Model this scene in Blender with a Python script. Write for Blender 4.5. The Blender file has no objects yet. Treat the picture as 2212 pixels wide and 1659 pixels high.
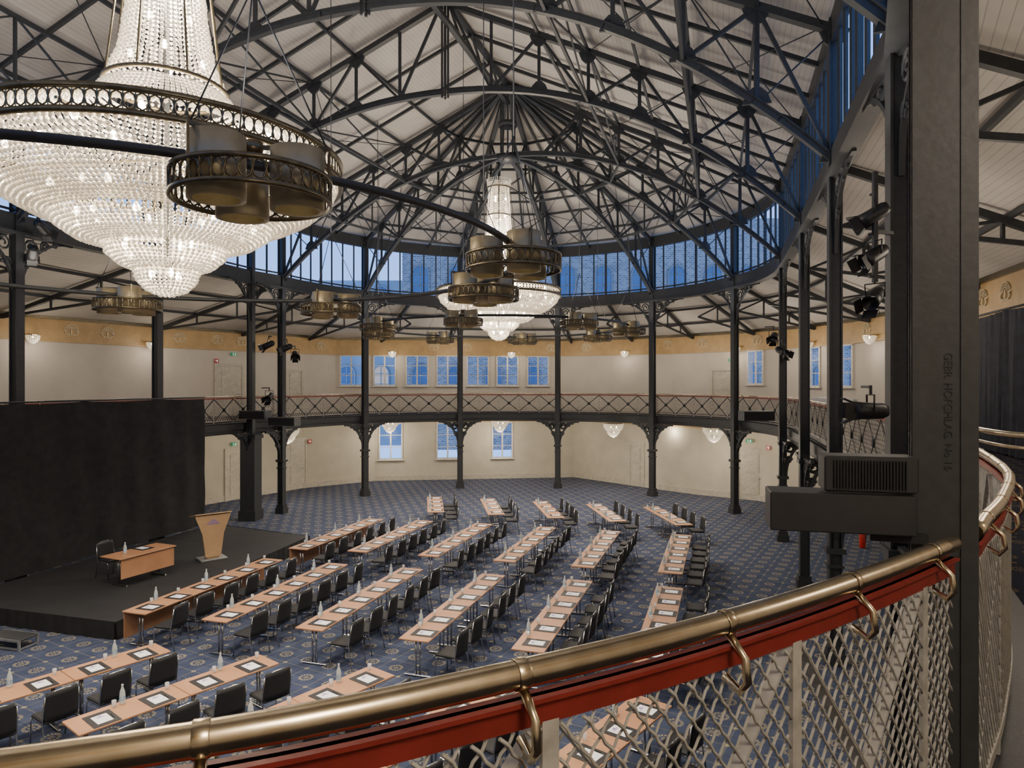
import bpy, math, random
from mathutils import Vector, Matrix
from mathutils.geometry import tessellate_polygon
random.seed(4)
S=bpy.context.scene; COL=S.collection
sin,cos,pi=math.sin,math.cos,math.pi
def rad(d): return d*pi/180
V=Vector
# ------------------------------------------------------------ mesh builder
class MB:
    def __init__(s): s.v=[]; s.f=[]; s.sm=[]
    def add(s,vs,fs,smooth=False):
        o=len(s.v); s.v+=[tuple(v) for v in vs]
        s.f+=[tuple(i+o for i in f) for f in fs]; s.sm+=[smooth]*len(fs)
        return s
    def box(s,c,d,rz=0.0,M=None):
        hx,hy,hz=d[0]/2,d[1]/2,d[2]/2
        vs=[V((x,y,z)) for x in(-hx,hx) for y in(-hy,hy) for z in(-hz,hz)]
        if M is None: M=Matrix.Rotation(rz,3,'Z')
        vs=[M@v+V(c) for v in vs]
        return s.add(vs,[(0,1,3,2),(4,6,7,5),(0,4,5,1),(2,3,7,6),(0,2,6,4),(1,5,7,3)])
    def beam(s,a,b,w,h=None,up=(0,0,1)):
        a=V(a);b=V(b);h=h or w
        t=(b-a); 
        if t.length<1e-6: return s
        t.normalize(); up=V(up)
        if abs(t.dot(up))>.98: up=V((0,1,0)) if abs(t.y)<.9 else V((1,0,0))
        x=t.cross(up).normalized(); y=x.cross(t)
        vs=[]
        for p in(a,b):
            for sx,sy in((-1,-1),(1,-1),(1,1),(-1,1)): vs.append(p+x*sx*w/2+y*sy*h/2)
        return s.add(vs,[(0,1,2,3),(7,6,5,4),(0,4,5,1),(1,5,6,2),(2,6,7,3),(3,7,4,0)])
    def tube(s,path,r,n=8,closed=False):
        P=[V(p) for p in path]; m=len(P)
        rr=r if isinstance(r,(list,tuple)) else [r]*m
        T=[]
        for i in range(m):
            if closed: t=P[(i+1)%m]-P[i-1]
            else: t=P[min(i+1,m-1)]-P[max(i-1,0)]
            T.append(t.normalized() if t.length>1e-9 else V((0,0,1)))
        x=T[0].cross(V((0,0,1)))
        if x.length<.1: x=T[0].cross(V((1,0,0)))
        x.normalize(); vs=[]
        for i in range(m):
            x=(x-T[i]*x.dot(T[i]))
            x.normalize(); y=T[i].cross(x)
            for k in range(n):
                a=2*pi*k/n; vs.append(P[i]+(x*cos(a)+y*sin(a))*rr[i])
        fs=[]
        for i in range(m if closed else m-1):
            j=(i+1)%m
            for k in range(n):
                l=(k+1)%n; fs.append((i*n+k,i*n+l,j*n+l,j*n+k))
        s.add(vs,fs,True)
        if not closed:
            o=len(s.v)-m*n
            s.f+=[tuple(o+k for k in range(n))[::-1],tuple(o+(m-1)*n+k for k in range(n))]; s.sm+=[False,False]
        return s
    def lathe(s,prof,n=24,c=(0,0,0),smooth=True,axis='Z'):
        vs=[];c=V(c)
        for r,z in prof:
            for k in range(n):
                a=2*pi*k/n; p=V((r*cos(a),r*sin(a),z))
                if axis=='X': p=V((p.z,p.x,p.y))
                if axis=='Y': p=V((p.x,p.z,p.y))
                vs.append(p+c)
        fs=[]
        for i in range(len(prof)-1):
            for k in range(n):
                l=(k+1)%n; fs.append((i*n+k,i*n+l,(i+1)*n+l,(i+1)*n+k))
        return s.add(vs,fs,smooth)
    def xf(s,M):
        s.v=[tuple(M@V(v)) for v in s.v]; return s
    def mesh(s,name,off=None):
        me=bpy.data.meshes.new(name)
        vs=s.v if off is None else [(v[0]-off[0],v[1]-off[1],v[2]-off[2]) for v in s.v]
        me.from_pydata(vs,[],s.f)
        me.polygons.foreach_set('use_smooth',s.sm); me.update()
        return me
# ------------------------------------------------------------ object helpers
def put(name,me,mat,parent=None,loc=(0,0,0),rot=None,**kw):
    if mat and not me.materials: me.materials.append(mat)
    o=bpy.data.objects.new(name,me); COL.objects.link(o)
    o.location=loc
    if rot: o.rotation_euler=rot
    if parent: o.parent=parent
    for k,v in kw.items(): o[k]=v
    return o
def thing(name,label,cat,loc=(0,0,0),rz=0.0,group=None,mb=None,mat=None):
    if mb is None: o=bpy.data.objects.new(name,None); o.empty_display_size=.1
    else:
        me=mb.mesh(name) if isinstance(mb,MB) else mb
        if mat and not me.materials: me.materials.append(mat)
        o=bpy.data.objects.new(name,me)
    COL.objects.link(o); o.location=loc; o.rotation_euler=(0,0,rz)
    o['label']=label;o['category']=cat
    if group:o['group']=group
    return o
def part(name,mb,mat,par,**kw):   # mb in world coords, parent unrotated
    return put(name,mb.mesh(name,par.location),mat,par,**kw)
def struct(name,mb,mat,par=None):
    return put(name,mb.mesh(name),mat,par,kind='structure')
def kit(name,label,cat,parts,loc,rz=0.0,group=None):
    e=thing(name,label,cat,loc,rz,group)
    for p in parts:
        put(p[0],p[1],None,e,p[2] if len(p)>2 else (0,0,0),p[3] if len(p)>3 else None)
    return e
def M_(mb,name,mat):
    me=mb.mesh(name); me.materials.append(mat); return me
# ------------------------------------------------------------ materials
def mat(name,c1,c2=None,scale=8,rough=.5,metal=0,bump=0,emit=None,es=0,spec=None,sheen=0):
    m=bpy.data.materials.new(name); m.use_nodes=True; nt=m.node_tree
    b=nt.nodes['Principled BSDF']
    c2=c2 or tuple(x*.8 for x in c1)
    tc=nt.nodes.new('ShaderNodeTexCoord'); no=nt.nodes.new('ShaderNodeTexNoise')
    no.inputs['Scale'].default_value=scale; no.inputs['Detail'].default_value=3
    nt.links.new(tc.outputs['Object'],no.inputs['Vector'])
    cr=nt.nodes.new('ShaderNodeValToRGB')
    cr.color_ramp.elements[0].position=.35; cr.color_ramp.elements[1].position=.65
    cr.color_ramp.elements[0].color=(*c2,1); cr.color_ramp.elements[1].color=(*c1,1)
    nt.links.new(no.outputs['Fac'],cr.inputs['Fac']); nt.links.new(cr.outputs['Color'],b.inputs['Base Color'])
    b.inputs['Roughness'].default_value=rough; b.inputs['Metallic'].default_value=metal
    if spec is not None: b.inputs['Specular IOR Level'].default_value=spec
    if bump:
        bp=nt.nodes.new('ShaderNodeBump'); bp.inputs['Strength'].default_value=bump; bp.inputs['Distance'].default_value=.02
        nt.links.new(no.outputs['Fac'],bp.inputs['Height']); nt.links.new(bp.outputs['Normal'],b.inputs['Normal'])
    if emit: b.inputs['Emission Color'].default_value=(*emit,1); b.inputs['Emission Strength'].default_value=es
    return m
def mth(nt,op,a,b=None):
    n=nt.nodes.new('ShaderNodeMath'); n.operation=op
    for i,x in enumerate((a,b)):
        if x is None: continue
        if isinstance(x,(int,float)): n.inputs[i].default_value=x
        else: nt.links.new(x,n.inputs[i])
    return n.outputs[0]
def mixc(nt,f,a,b):
    n=nt.nodes.new('ShaderNodeMix'); n.data_type='RGBA'
    nt.links.new(f,n.inputs[0])
    for i,x in((6,a),(7,b)):
        if isinstance(x,tuple): n.inputs[i].default_value=(*x,1)
        else: nt.links.new(x,n.inputs[i])
    return n.outputs[2]
def carpet(name,p=.58,angle=60,c1=(.056,.070,.118),c2=(.040,.051,.090),gold=(.31,.265,.16),lat=(.135,.13,.115)):
    m=mat(name,c1,c2,scale=3,rough=.95,spec=.1); nt=m.node_tree; b=nt.nodes['Principled BSDF']
    base=b.inputs['Base Color'].links[0].from_socket
    tc=nt.nodes.new('ShaderNodeTexCoord'); sp=nt.nodes.new('ShaderNodeSeparateXYZ'); nt.links.new(tc.outputs['Object'],sp.inputs[0])
    ca,sa=cos(rad(angle))/p,sin(rad(angle))/p; X,Y=sp.outputs[0],sp.outputs[1]
    u=mth(nt,'ADD',mth(nt,'MULTIPLY',X,ca),mth(nt,'MULTIPLY',Y,sa))
    v=mth(nt,'ADD',mth(nt,'MULTIPLY',X,-sa),mth(nt,'MULTIPLY',Y,ca))
    fu=mth(nt,'SUBTRACT',mth(nt,'FRACT',mth(nt,'ADD',u,100.)),.5); fv=mth(nt,'SUBTRACT',mth(nt,'FRACT',mth(nt,'ADD',v,100.)),.5)
    au=mth(nt,'ABSOLUTE',fu); av=mth(nt,'ABSOLUTE',fv)
    d=mth(nt,'SQRT',mth(nt,'ADD',mth(nt,'MULTIPLY',fu,fu),mth(nt,'MULTIPLY',fv,fv)))
    ring=mth(nt,'LESS_THAN',mth(nt,'ABSOLUTE',mth(nt,'SUBTRACT',d,.19)),.045)
    at=mth(nt,'SINE',mth(nt,'MULTIPLY',mth(nt,'ARCTAN2',fu,fv),14.))
    ring=mth(nt,'MULTIPLY',ring,mth(nt,'GREATER_THAN',at,-.4))
    dot=mth(nt,'MULTIPLY',mth(nt,'LESS_THAN',d,.09),mth(nt,'GREATER_THAN',at,0.))
    ln=mth(nt,'GREATER_THAN',mth(nt,'MAXIMUM',au,av),.48)
    hl=mth(nt,'LESS_THAN',mth(nt,'MINIMUM',au,av),.014)
    cor=mth(nt,'GREATER_THAN',mth(nt,'ADD',au,av),.91)
    g=mth(nt,'MAXIMUM',mth(nt,'MAXIMUM',ring,dot),cor)
    c=mixc(nt,mth(nt,'MULTIPLY',hl,.6),base,(.014,.018,.036))
    c=mixc(nt,mth(nt,'MULTIPLY',ln,.6),c,lat)
    c=mixc(nt,mth(nt,'MULTIPLY',g,.75),c,gold)
    nt.links.new(c,b.inputs['Base Color']); return m
def boards(name,c=(.435,.405,.37)):
    m=mat(name,c,tuple(x*.88 for x in c),scale=1.2,rough=.75); nt=m.node_tree; b=nt.nodes['Principled BSDF']
    base=b.inputs['Base Color'].links[0].from_socket
    tc=nt.nodes.new('ShaderNodeTexCoord'); sp=nt.nodes.new('ShaderNodeSeparateXYZ'); nt.links.new(tc.outputs['Object'],sp.inputs[0])
    f=mth(nt,'FRACT',mth(nt,'MULTIPLY',sp.outputs[2],20.))
    g=mth(nt,'LESS_THAN',f,.1)
    nt.links.new(mixc(nt,mth(nt,'MULTIPLY',g,.4),base,(.10,.095,.09)),b.inputs['Base Color']); return m
def brick(name,a,b2,mo):
    m=mat(name,a,rough=.9); nt=m.node_tree; b=nt.nodes['Principled BSDF']
    tc=nt.nodes.new('ShaderNodeTexCoord'); mp=nt.nodes.new('ShaderNodeMapping'); mp.inputs['Rotation'].default_value=(pi/2,0,0)
    br=nt.nodes.new('ShaderNodeTexBrick'); br.inputs['Scale'].default_value=1.6
    br.inputs['Color1'].default_value=(*a,1);br.inputs['Color2'].default_value=(*b2,1);br.inputs['Mortar'].default_value=(*mo,1)
    nt.links.new(tc.outputs['Object'],mp.inputs[0]);nt.links.new(mp.outputs[0],br.inputs[0]);nt.links.new(br.outputs['Color'],b.inputs['Base Color']); return m
def mix_transparent(m,fac):
    nt=m.node_tree;b=nt.nodes['Principled BSDF'];o=nt.nodes['Material Output']
    t=nt.nodes.new('ShaderNodeBsdfTransparent');x=nt.nodes.new('ShaderNodeMixShader');x.inputs[0].default_value=fac
    nt.links.new(b.outputs[0],x.inputs[1]);nt.links.new(t.outputs[0],x.inputs[2]);nt.links.new(x.outputs[0],o.inputs[0]);return m
STEEL=mat('dark_painted_steel',(.036,.039,.042),(.029,.031,.033),rough=.5,scale=12,spec=.35)
STEELN=mat('riveted_grey_steel',(.062,.064,.064),(.052,.054,.054),rough=.42,scale=30,bump=.05,spec=.45)
ROOF=boards('painted_roof_boards')
ROOFG=boards('gallery_roof_boards',(.50,.465,.42))
WALLU=mat('cream_plaster',(.54,.49,.42),(.50,.45,.385),scale=1.2,rough=.85)
WALLL=mat('warm_cream_plaster',(.50,.455,.365),(.45,.41,.325),scale=1.5,rough=.85)
WHITE=mat('cream_joinery',(.50,.455,.37),rough=.5)
WINW=mat('white_window_paint',(.64,.61,.55),rough=.45)
GOLDP=mat('ochre_gold_paint',(.43,.285,.12),(.37,.24,.10),scale=3,rough=.5)
RELIEF=mat('gold_leaf_relief',(.56,.48,.33),(.45,.38,.24),rough=.4,metal=.4)
BRASS=mat('polished_brass',(.80,.68,.48),(.68,.56,.37),scale=22,rough=.24,metal=1)
ABRASS=mat('antique_brass',(.17,.14,.085),(.12,.098,.06),scale=14,rough=.36,metal=.85)
LBRASS=mat('satin_brass_shade',(.36,.30,.185),(.30,.25,.15),scale=9,rough=.45,metal=.6)
RED=mat('red_lacquered_steel',(.27,.032,.022),(.22,.026,.018),scale=15,rough=.45)
MESHM=mat('cream_enamelled_wire',(.52,.495,.435),(.38,.36,.31),scale=25,rough=.5)
MESHF=mat('cream_enamelled_mesh',(.40,.37,.31),(.31,.285,.24),scale=9,rough=.5)
CARPET=carpet('navy_medallion_carpet')
CARPETG=carpet('gallery_carpet',p=.34,angle=20,c1=(.02,.022,.04),c2=(.014,.016,.03),gold=(.17,.12,.05),lat=(.03,.028,.02))
GRAN=mat('dark_granite',(.03,.03,.032),(.015,.015,.017),scale=60,rough=.45,spec=.3)
WOOD=mat('cherry_laminate',(.43,.22,.115),(.37,.185,.09),scale=2.5,rough=.42)
LWOOD=mat('beech_laminate',(.52,.34,.18),(.46,.29,.15),scale=3,rough=.4)
CHROME=mat('chrome_tube',(.6,.6,.6),rough=.2,metal=1)
BLACKF=mat('black_upholstery',(.014,.014,.015),(.010,.010,.011),scale=60,rough=.7)
VELV=mat('black_stage_cloth',(.017,.017,.017),(.010,.010,.010),scale=4,rough=.8,spec=.45)
STAGEM=mat('black_stage_carpet',(.014,.014,.015),(.010,.010,.011),scale=2,rough=.8)
CURT=mat('charcoal_drape',(.035,.038,.048),(.026,.027,.034),scale=4,rough=.9)
ALU=mat('aluminium',(.5,.5,.5),rough=.4,metal=.8)
PLAS=mat('black_plastic',(.014,.014,.015),rough=.45)
GREYB=mat('dark_grey_cabinet',(.034,.035,.037),rough=.5)
LEATH=mat('black_desk_pad',(.018,.016,.016),rough=.5)
PAPER=mat('white_paper',(.78,.78,.78),(.74,.74,.75),scale=20,rough=.7)
PURP=mat('violet_print',(.16,.09,.35),(.3,.25,.5),scale=90,rough=.7)
GLASSB=mix_transparent(mat('clear_bottle_glass',(.75,.82,.80),rough=.08,spec=.8),.4)
GLASSG=mix_transparent(mat('drinking_glass_clear',(.8,.8,.8),rough=.05,spec=.8),.62)
WGLASS=mix_transparent(mat('window_glass',(.02,.03,.05),rough=.03,spec=.6),.94)
LABELM=mat('bottle_label',(.55,.62,.66),(.1,.25,.4),scale=40)
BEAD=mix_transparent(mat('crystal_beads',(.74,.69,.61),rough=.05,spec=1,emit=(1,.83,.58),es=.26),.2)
BULB=mat('glowing_bulb',(1,.9,.7),emit=(1,.82,.55),es=90)
SBULB=mat('soft_glowing_bulb',(1,.9,.7),emit=(1,.82,.55),es=14)
SHINE=mat('lamp_glow',(1,.9,.7),emit=(1,.85,.6),es=3)
LINEN=mat('white_linen',(.7,.7,.68),rough=.8)
REDP=mat('red_extinguisher',(.5,.02,.015),rough=.3)
GREEN=mat('exit_green',(.0,.22,.09),emit=(.05,.6,.3),es=.15)
SIGNW=mat('sign_white',(.8,.85,.8),emit=(.8,1,.9),es=.3)
BRICK=brick('weathered_brick',(.34,.27,.24),(.18,.15,.14),(.50,.48,.45))
CONC=mat('pale_render',(.36,.39,.42),(.26,.29,.32),scale=.2,rough=.8)
SURR=mat('brick_arch_surround',(.27,.23,.21),rough=.8)
# ------------------------------------------------------------ plan geometry
B=V((-.16,26.0)); A=V((-4.75,10.84))
def pol(c,R,phi): return V((c.x+R*sin(rad(phi)),c.y+R*cos(rad(phi))))
M1=V((-2.0,20.4)); M2=V((-3.4,15.8))
LN=V((-14.3,13.4)); C35=V((-13.2,18.2)); C340=V((-11.84,22.8)); C540=V((-10.4,27.2))
G_=pol(B,9.8,105); H_=V((7.73,18.06)); I_=V((6.24,13.2)); J_=V((4.7,8.3)); L_=V((1.45,2.30))
RING=[(LN,A),(C35,M2),(C340,M1),(C540,B)]
for p in range(-75,106,5): RING.append((pol(B,9.8,p),B))
RING+=[(H_,M1),(I_,M2),(J_,A),(V((2.6,4.2)),A)]
for p in range(150,250,15): RING.append((pol(A,9.8,p),A))
def cat(P,closed,sub):
    out=[];n=len(P)
    for i in range(n if closed else n-1):
        g=lambda k:(P[k%n] if closed else P[max(0,min(n-1,k))])
        a,b,c,d=g(i-1),g(i),g(i+1),g(i+2)
        m=max(1,int((c-b).length/sub))
        for k in range(m):
            t=k/m
            out.append(.5*((2*b)+(c-a)*t+(2*a-5*b+4*c-d)*t*t+(3*b-a-3*c+d)*t**3))
    if not closed: out.append(P[-1])
    return out
rp=[]
for (p,h) in RING:
    if abs(p.x-2.6)<1e-6 and abs(p.y-4.2)<1e-6:
        rp+=[V(q) for q in((4.30,6.75),(3.46,5.05),(2.80,3.86),(2.19,3.04),(1.78,2.56),(1.45,2.20),(.68,1.59),(0,1.17),(-.67,.885),(-2.2,.50))]; continue
    if (p-pol(A,9.8,150)).length<.1 or (p-pol(A,9.8,165)).length<.1: continue
    rp.append(p+(p-h).normalized()*.4)
RAIL=cat(rp,True,.1)
def offset(P,d,closed=True):
    out=[];n=len(P)
    for i in range(n):
        t=(P[(i+1)%n]-P[i-1]) if closed else (P[min(i+1,n-1)]-P[max(i-1,0)])
        t.normalize(); out.append(P[i]+V((-t.y,t.x))*d)
    return out
GW=[V(q) for q in((-19.4,14),(-19.2,21.0),(-18.1,25.3),(-15.6,30.6),(-12.8,34.4),(-9.9,38.3),(2.7,39.8),(5.5,38.7),(8.6,36.7),(11.1,34),(12.9,30.8),(13.8,27.4),(13.7,24.5),(11.95,17.6),(10.1,11))]
for p in(110,130,155,180,205,230,252): GW.append(pol(A,14.2,p))
LW=[V(q) for q in((-19.4,14),(-18.2,21.0),(-14.6,29),(-12.9,32),(-10.9,35.4),(-7.65,38.1),(3.6,39.6),(7.64,34.9),(9.1,33.3),(11.4,31.6),(13.2,28.4),(13.6,24.3),(11.95,17.6),(10.1,11))]+[pol(A,14.2,p) for p in(110,130,155,180,205,230,252)]
def ray(P,o,d):
    best=None;n=len(P)
    for i in range(n):
        a,b=P[i],P[(i+1)%n]; e=b-a; den=d.x*e.y-d.y*e.x
        if abs(den)<1e-9: continue
        w=a-o; t=(w.x*e.y-w.y*e.x)/den; s=(w.x*d.y-w.y*d.x)/den
        if t>.01 and -1e-6<=s<=e.length*0+1+1e-6 and (best is None or t<best[0]): best=(t,i,s*e.length)
    return best
def wall_at(P,px):   # where the sight line through a bearing meets the wall plan
    d=V(((px-1106)/1475.,1.)); t,i,s=ray(P,V((0,0)),d); return i,s
def seg(P,i):
    a,b=P[i],P[(i+1)%len(P)]; t=(b-a); L=t.length; t.normalize(); n=V((t.y,-t.x))
    return a,b,t,n,L
# ------------------------------------------------------------ walls with real window openings
winG=[(759,1.22,5.32,7.0),(831,1.22,5.32,7.0),(901,1.22,5.32,7.0),(967,1.22,5.32,7.0),(1032,1.22,5.32,7.0),(1096,1.22,5.32,7.0),(1162,1.22,5.32,7.0),(1633,.9,5.4,7.0),(1752,1.2,5.3,7.0),(1820,1.2,5.3,7.0)]
winL=[(844,1.25,1.2,3.2),(967,1.2,1.2,3.2),(1085,1.15,1.2,3.2)]
wn=0
def window(P,i,s,w,z0,z1):
    global wn
    wn+=1; a,b,t,n,L=seg(P,i); c=a+t*s; m=MB(); 
    def q(ds,z,dn=0): p=c+t*ds+n*dn; return (p.x,p.y,z)
    nv=(n.x,n.y,0)
    hw=w/2
    for ds in(-hw,hw): m.beam(q(ds,z0),q(ds,z1),.08,.14,up=nv)
    for z in(z0,z1): m.beam(q(-hw-.04,z),q(hw+.04,z),.14,.08)
    m.beam(q(0,z0),q(0,z1),.08,.09,up=nv)
    m.beam(q(-hw-.1,z0-.06,.05),q(hw+.1,z0-.06,.05),.16,.05)
    for k in(1,2): 
        z=z0+(z1-z0)*k/3; m.beam(q(-hw,z),q(hw,z),.05,.035)
    o=struct('window_%d'%wn,m,WINW)
    g=MB().add([q(-hw,z0,-.02),q(hw,z0,-.02),q(hw,z1,-.02),q(-hw,z1,-.02)],[(0,1,2,3)])
    put('window_glass',g.mesh('glass'),WGLASS,o,kind='structure')
def walls(P,z0,z1,wins,mt,names):
    holes={}
    for(px,w,a0,a1) in wins:
        i,s=wall_at(P,px); s=max(w/2+.1,min(seg(P,i)[4]-w/2-.1,s)); holes.setdefault(i,[]).append((s-w/2,s+w/2,a0,a1)); window(P,i,s,w,a0,a1)
    mbs={}
    for i in range(len(P)):
        a,b,t,n,L=seg(P,i); hs=holes.get(i,[])
        side=names(i); m=mbs.setdefault(side,MB())
        ss=sorted(set([0,L]+[h[0] for h in hs]+[h[1] for h in hs])); zz=sorted(set([z0,z1]+[h[2] for h in hs]+[h[3] for h in hs]))
        for k in range(len(ss)-1):
            for j in range(len(zz)-1):
                sm,zm=(ss[k]+ss[k+1])/2,(zz[j]+zz[j+1])/2
                if any(h[0]<sm<h[1] and h[2]<zm<h[3] for h in hs): continue
                p,q=a+t*ss[k],a+t*ss[k+1]
                m.add([(p.x,p.y,zz[j]),(q.x,q.y,zz[j]),(q.x,q.y,zz[j+1]),(p.x,p.y,zz[j+1])],[(0,1,2,3)])
        for h in hs:
            for(s0,s1,za,zb) in((h[0],h[0],h[2],h[3]),(h[1],h[1],h[2],h[3])):
                p=a+t*s0;q=p-n*.3; m.add([(p.x,p.y,za),(q.x,q.y,za),(q.x,q.y,zb),(p.x,p.y,zb)],[(0,1,2,3)])
            for z in(h[2],h[3]):
                p,q=a+t*h[0],a+t*h[1]; m.add([(p.x,p.y,z),(q.x,q.y,z),(q.x-n.x*.3,q.y-n.y*.3,z),(p.x-n.x*.3,p.y-n.y*.3,z)],[(0,1,2,3)])
    for k,m in mbs.items(): struct(k,m,mt)
nmG=lambda i:'wall_left_upper' if i<5 else 'wall_back_upper' if i<6 else 'wall_right_upper' if i<14 else 'wall_front_upper'
nmL=lambda i:'wall_left' if i<5 else 'wall_back' if i<6 else 'wall_right' if i<13 else 'wall_front'
walls(GW,3.45,8.0,winG,WALLU,nmG)
walls(LW,0,3.45,winL,WALLL,nmL)
def strip(P,z0,z1,d0,d1,closed=True,m=None):
    m=m or MB(); a=offset(P,-d0,closed) if d0 else P; b=offset(P,-d1,closed); n=len(P)
    vs=[]
    for i in range(n): vs+=[(a[i].x,a[i].y,z0),(a[i].x,a[i].y,z1),(b[i].x,b[i].y,z1),(b[i].x,b[i].y,z0)]
    fs=[]
    for i in range(n if closed else n-1):
        j=(i+1)%n
        for k in range(4):
            l=(k+1)%4; fs.append((i*4+k,i*4+l,j*4+l,j*4+k))
    if not closed: fs+=[(0,1,2,3),((n-1)*4+3,(n-1)*4+2,(n-1)*4+1,(n-1)*4)]
    m.add(vs,fs); return m
struct('trim_1',strip(GW,7.08,7.88,0,.10),GOLDP)
struct('trim_2',strip(GW,7.88,8.0,0,.2),ABRASS)
struct('trim_3',strip(GW,7.02,7.08,0,.16),GOLDP)
struct('trim_4',strip(LW,3.25,3.4,0,.06),GOLDP)
struct('baseboard_lower',strip(LW,0,.28,0,.05),WHITE)
struct('baseboard_upper',strip(GW,3.87,4.1,0,.05),WHITE)
def fill(loops,z,m,flip=False):
    vs=[V((p.x,p.y,0)) for l in loops for p in l]
    tr=tessellate_polygon([[V((p.x,p.y,0)) for p in l] for l in loops])
    out=[]
    for t in tr:
        a,b,c=[vs[i] for i in t]
        up=(b-a).cross(c-a).z>0
        out.append(t if up!=flip else t[::-1])
    m.add([(v.x,v.y,z) for v in vs],out)
m=MB(); fill([offset(GW,.6)],0,m); struct('floor',m,CARPET)
DECK=offset(RAIL,-.16)
def axisnear(p):
    e=B-A; t=max(0,min(1,(p-A).dot(e)/e.length_squared)); return A+e*t
def decking(z,flip):
    m=MB(); rows=[]
    for p in DECK[::2]:
        d=(p-axisnear(p)).normalized(); t=ray(GW,p,d)[0]; rows.append([p,p+d*t*.5,p+d*(t+.1)])
    k=len(rows); vs=[(q.x,q.y,z) for r in rows for q in r]; fs=[]
    for i in range(k):
        j=(i+1)%k
        for c in(0,1):
            f=(i*3+c,j*3+c,j*3+c+1,i*3+c+1); fs.append(f if flip else f[::-1])
    return m.add(vs,fs)
struct('floor_gallery',decking(3.85,True),CARPETG)
struct('ceiling_gallery',decking(3.45,False),WALLL)
struct('trim_5',strip(RAIL,3.60,3.84,.12,.19),STEEL)
struct('trim_12',strip(RAIL,3.45,3.60,.10,.14),STEEL)
struct('trim_6',strip(RAIL,3.851,3.87,-.22,.12),GRAN)
# ------------------------------------------------------------ roofs
ZR0,ZR1=12.5,16.95
m=MB();n=len(RING)
for i in range(n):
    (p,h),(q,k)=RING[i],RING[(i+1)%n]; pp=p+(p-h).normalized()*.25; qq=q+(q-k).normalized()*.25
    if h==k or (h-k).length<.01: m.add([(pp.x,pp.y,ZR0),(qq.x,qq.y,ZR0),(h.x,h.y,ZR1)],[(0,2,1)])
    else: m.add([(pp.x,pp.y,ZR0),(qq.x,qq.y,ZR0),(k.x,k.y,ZR1),(h.x,h.y,ZR1)],[(0,3,2,1)])
struct('ceiling',m,ROOF)
m=MB(); lo=[]
for(p,h) in RING:
    d=(p-h).normalized(); t=ray(GW,p,d)[0]; lo.append((p+d*.1,p+d*(t+.05)))
for i in range(n):
    a,b=lo[i];c,d=lo[(i+1)%n]
    m.add([(a.x,a.y,9.7),(c.x,c.y,9.7),(d.x,d.y,7.95),(b.x,b.y,7.95)],[(0,1,2,3)])
struct('ceiling_gallery_roof',m,ROOFG)
ringpts=[p for p,h in RING]
struct('trim_7',strip(ringpts,9.45,9.92,-.08,.08),STEEL)
struct('trim_8',strip(ringpts,11.98,12.5,-.08,.08),STEEL)
struct('trim_9',strip(ringpts,9.38,9.45,-.16,.16),STEEL)
cols=[LN,C35,C340,pol(B,9.8,-75)]+[pol(B,9.8,p) for p in range(-45,106,30)]+[H_,I_,J_,V((2.6,4.2))]
idx=[min(range(n),key=lambda i:(RING[i][0]-c).length) for c in cols]
def along(P,dist):
    for i in range(len(P)-1):
        L=(P[i+1]-P[i]).length
        if dist<=L: return P[i].lerp(P[i+1],dist/L)
        dist-=L
    return P[-1].copy()
def plen(P): return sum((P[i+1]-P[i]).length for i in range(len(P)-1))
for b in range(len(cols)-1):
    P=[RING[i][0] for i in range(idx[b],idx[b+1]+1)]; L=plen(P); k=8; m=MB()
    for j in range(1,k):
        p=along(P,L*j/k); w=.10 if j%4==0 else .055; m.beam((p.x,p.y,9.9),(p.x,p.y,12.0),w,.08)
    for j in range(12):
        p=along(P,L*j/12);q=along(P,L*(j+1)/12)
        m.beam((p.x,p.y,10.02),(q.x,q.y,10.02),.05,.06)
    wn+=1; o=struct('window_%d'%wn,m,STEEL); g=MB()
    for i in range(len(P)-1):
        p,q=P[i],P[i+1]; g.add([(p.x,p.y,9.9),(q.x,q.y,9.9),(q.x,q.y,12.0),(p.x,p.y,12.0)],[(0,1,2,3)])
    put('window_glass',g.mesh('glass'),WGLASS,o,kind='structure')
def roofpt(p,h,t,dz=0):
    q=p.lerp(h,t); return V((q.x,q.y,ZR0+(ZR1-ZR0)*t-.1*(1-t)+dz))
def rafter(p,h,w=.08,hh=.1):
    m=MB(); m.beam(roofpt(p,h,0,-.1),roofpt(p,h,.985,-.12),w,hh)
    e=thing('roof_rafter','slender dark steel rafter under white painted roof boards','rafter',(p.x,p.y,12.4),group='rafters under the hall roof')
    part('rafter_bar',m,STEEL,e)
for p in range(-75,105,30):
    for d in(10,20): rafter(pol(B,9.8,p+d),B)
for(c,h,c2,h2) in((pol(B,9.8,-75),B,C340,M1),(C340,M1,C35,M2),(C35,M2,LN,A),(G_,B,H_,M1),(H_,M1,I_,M2),(I_,M2,J_,A)):
    for f in(1/3,2/3): rafter(c.lerp(c2,f),h.lerp(h2,f))
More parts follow.
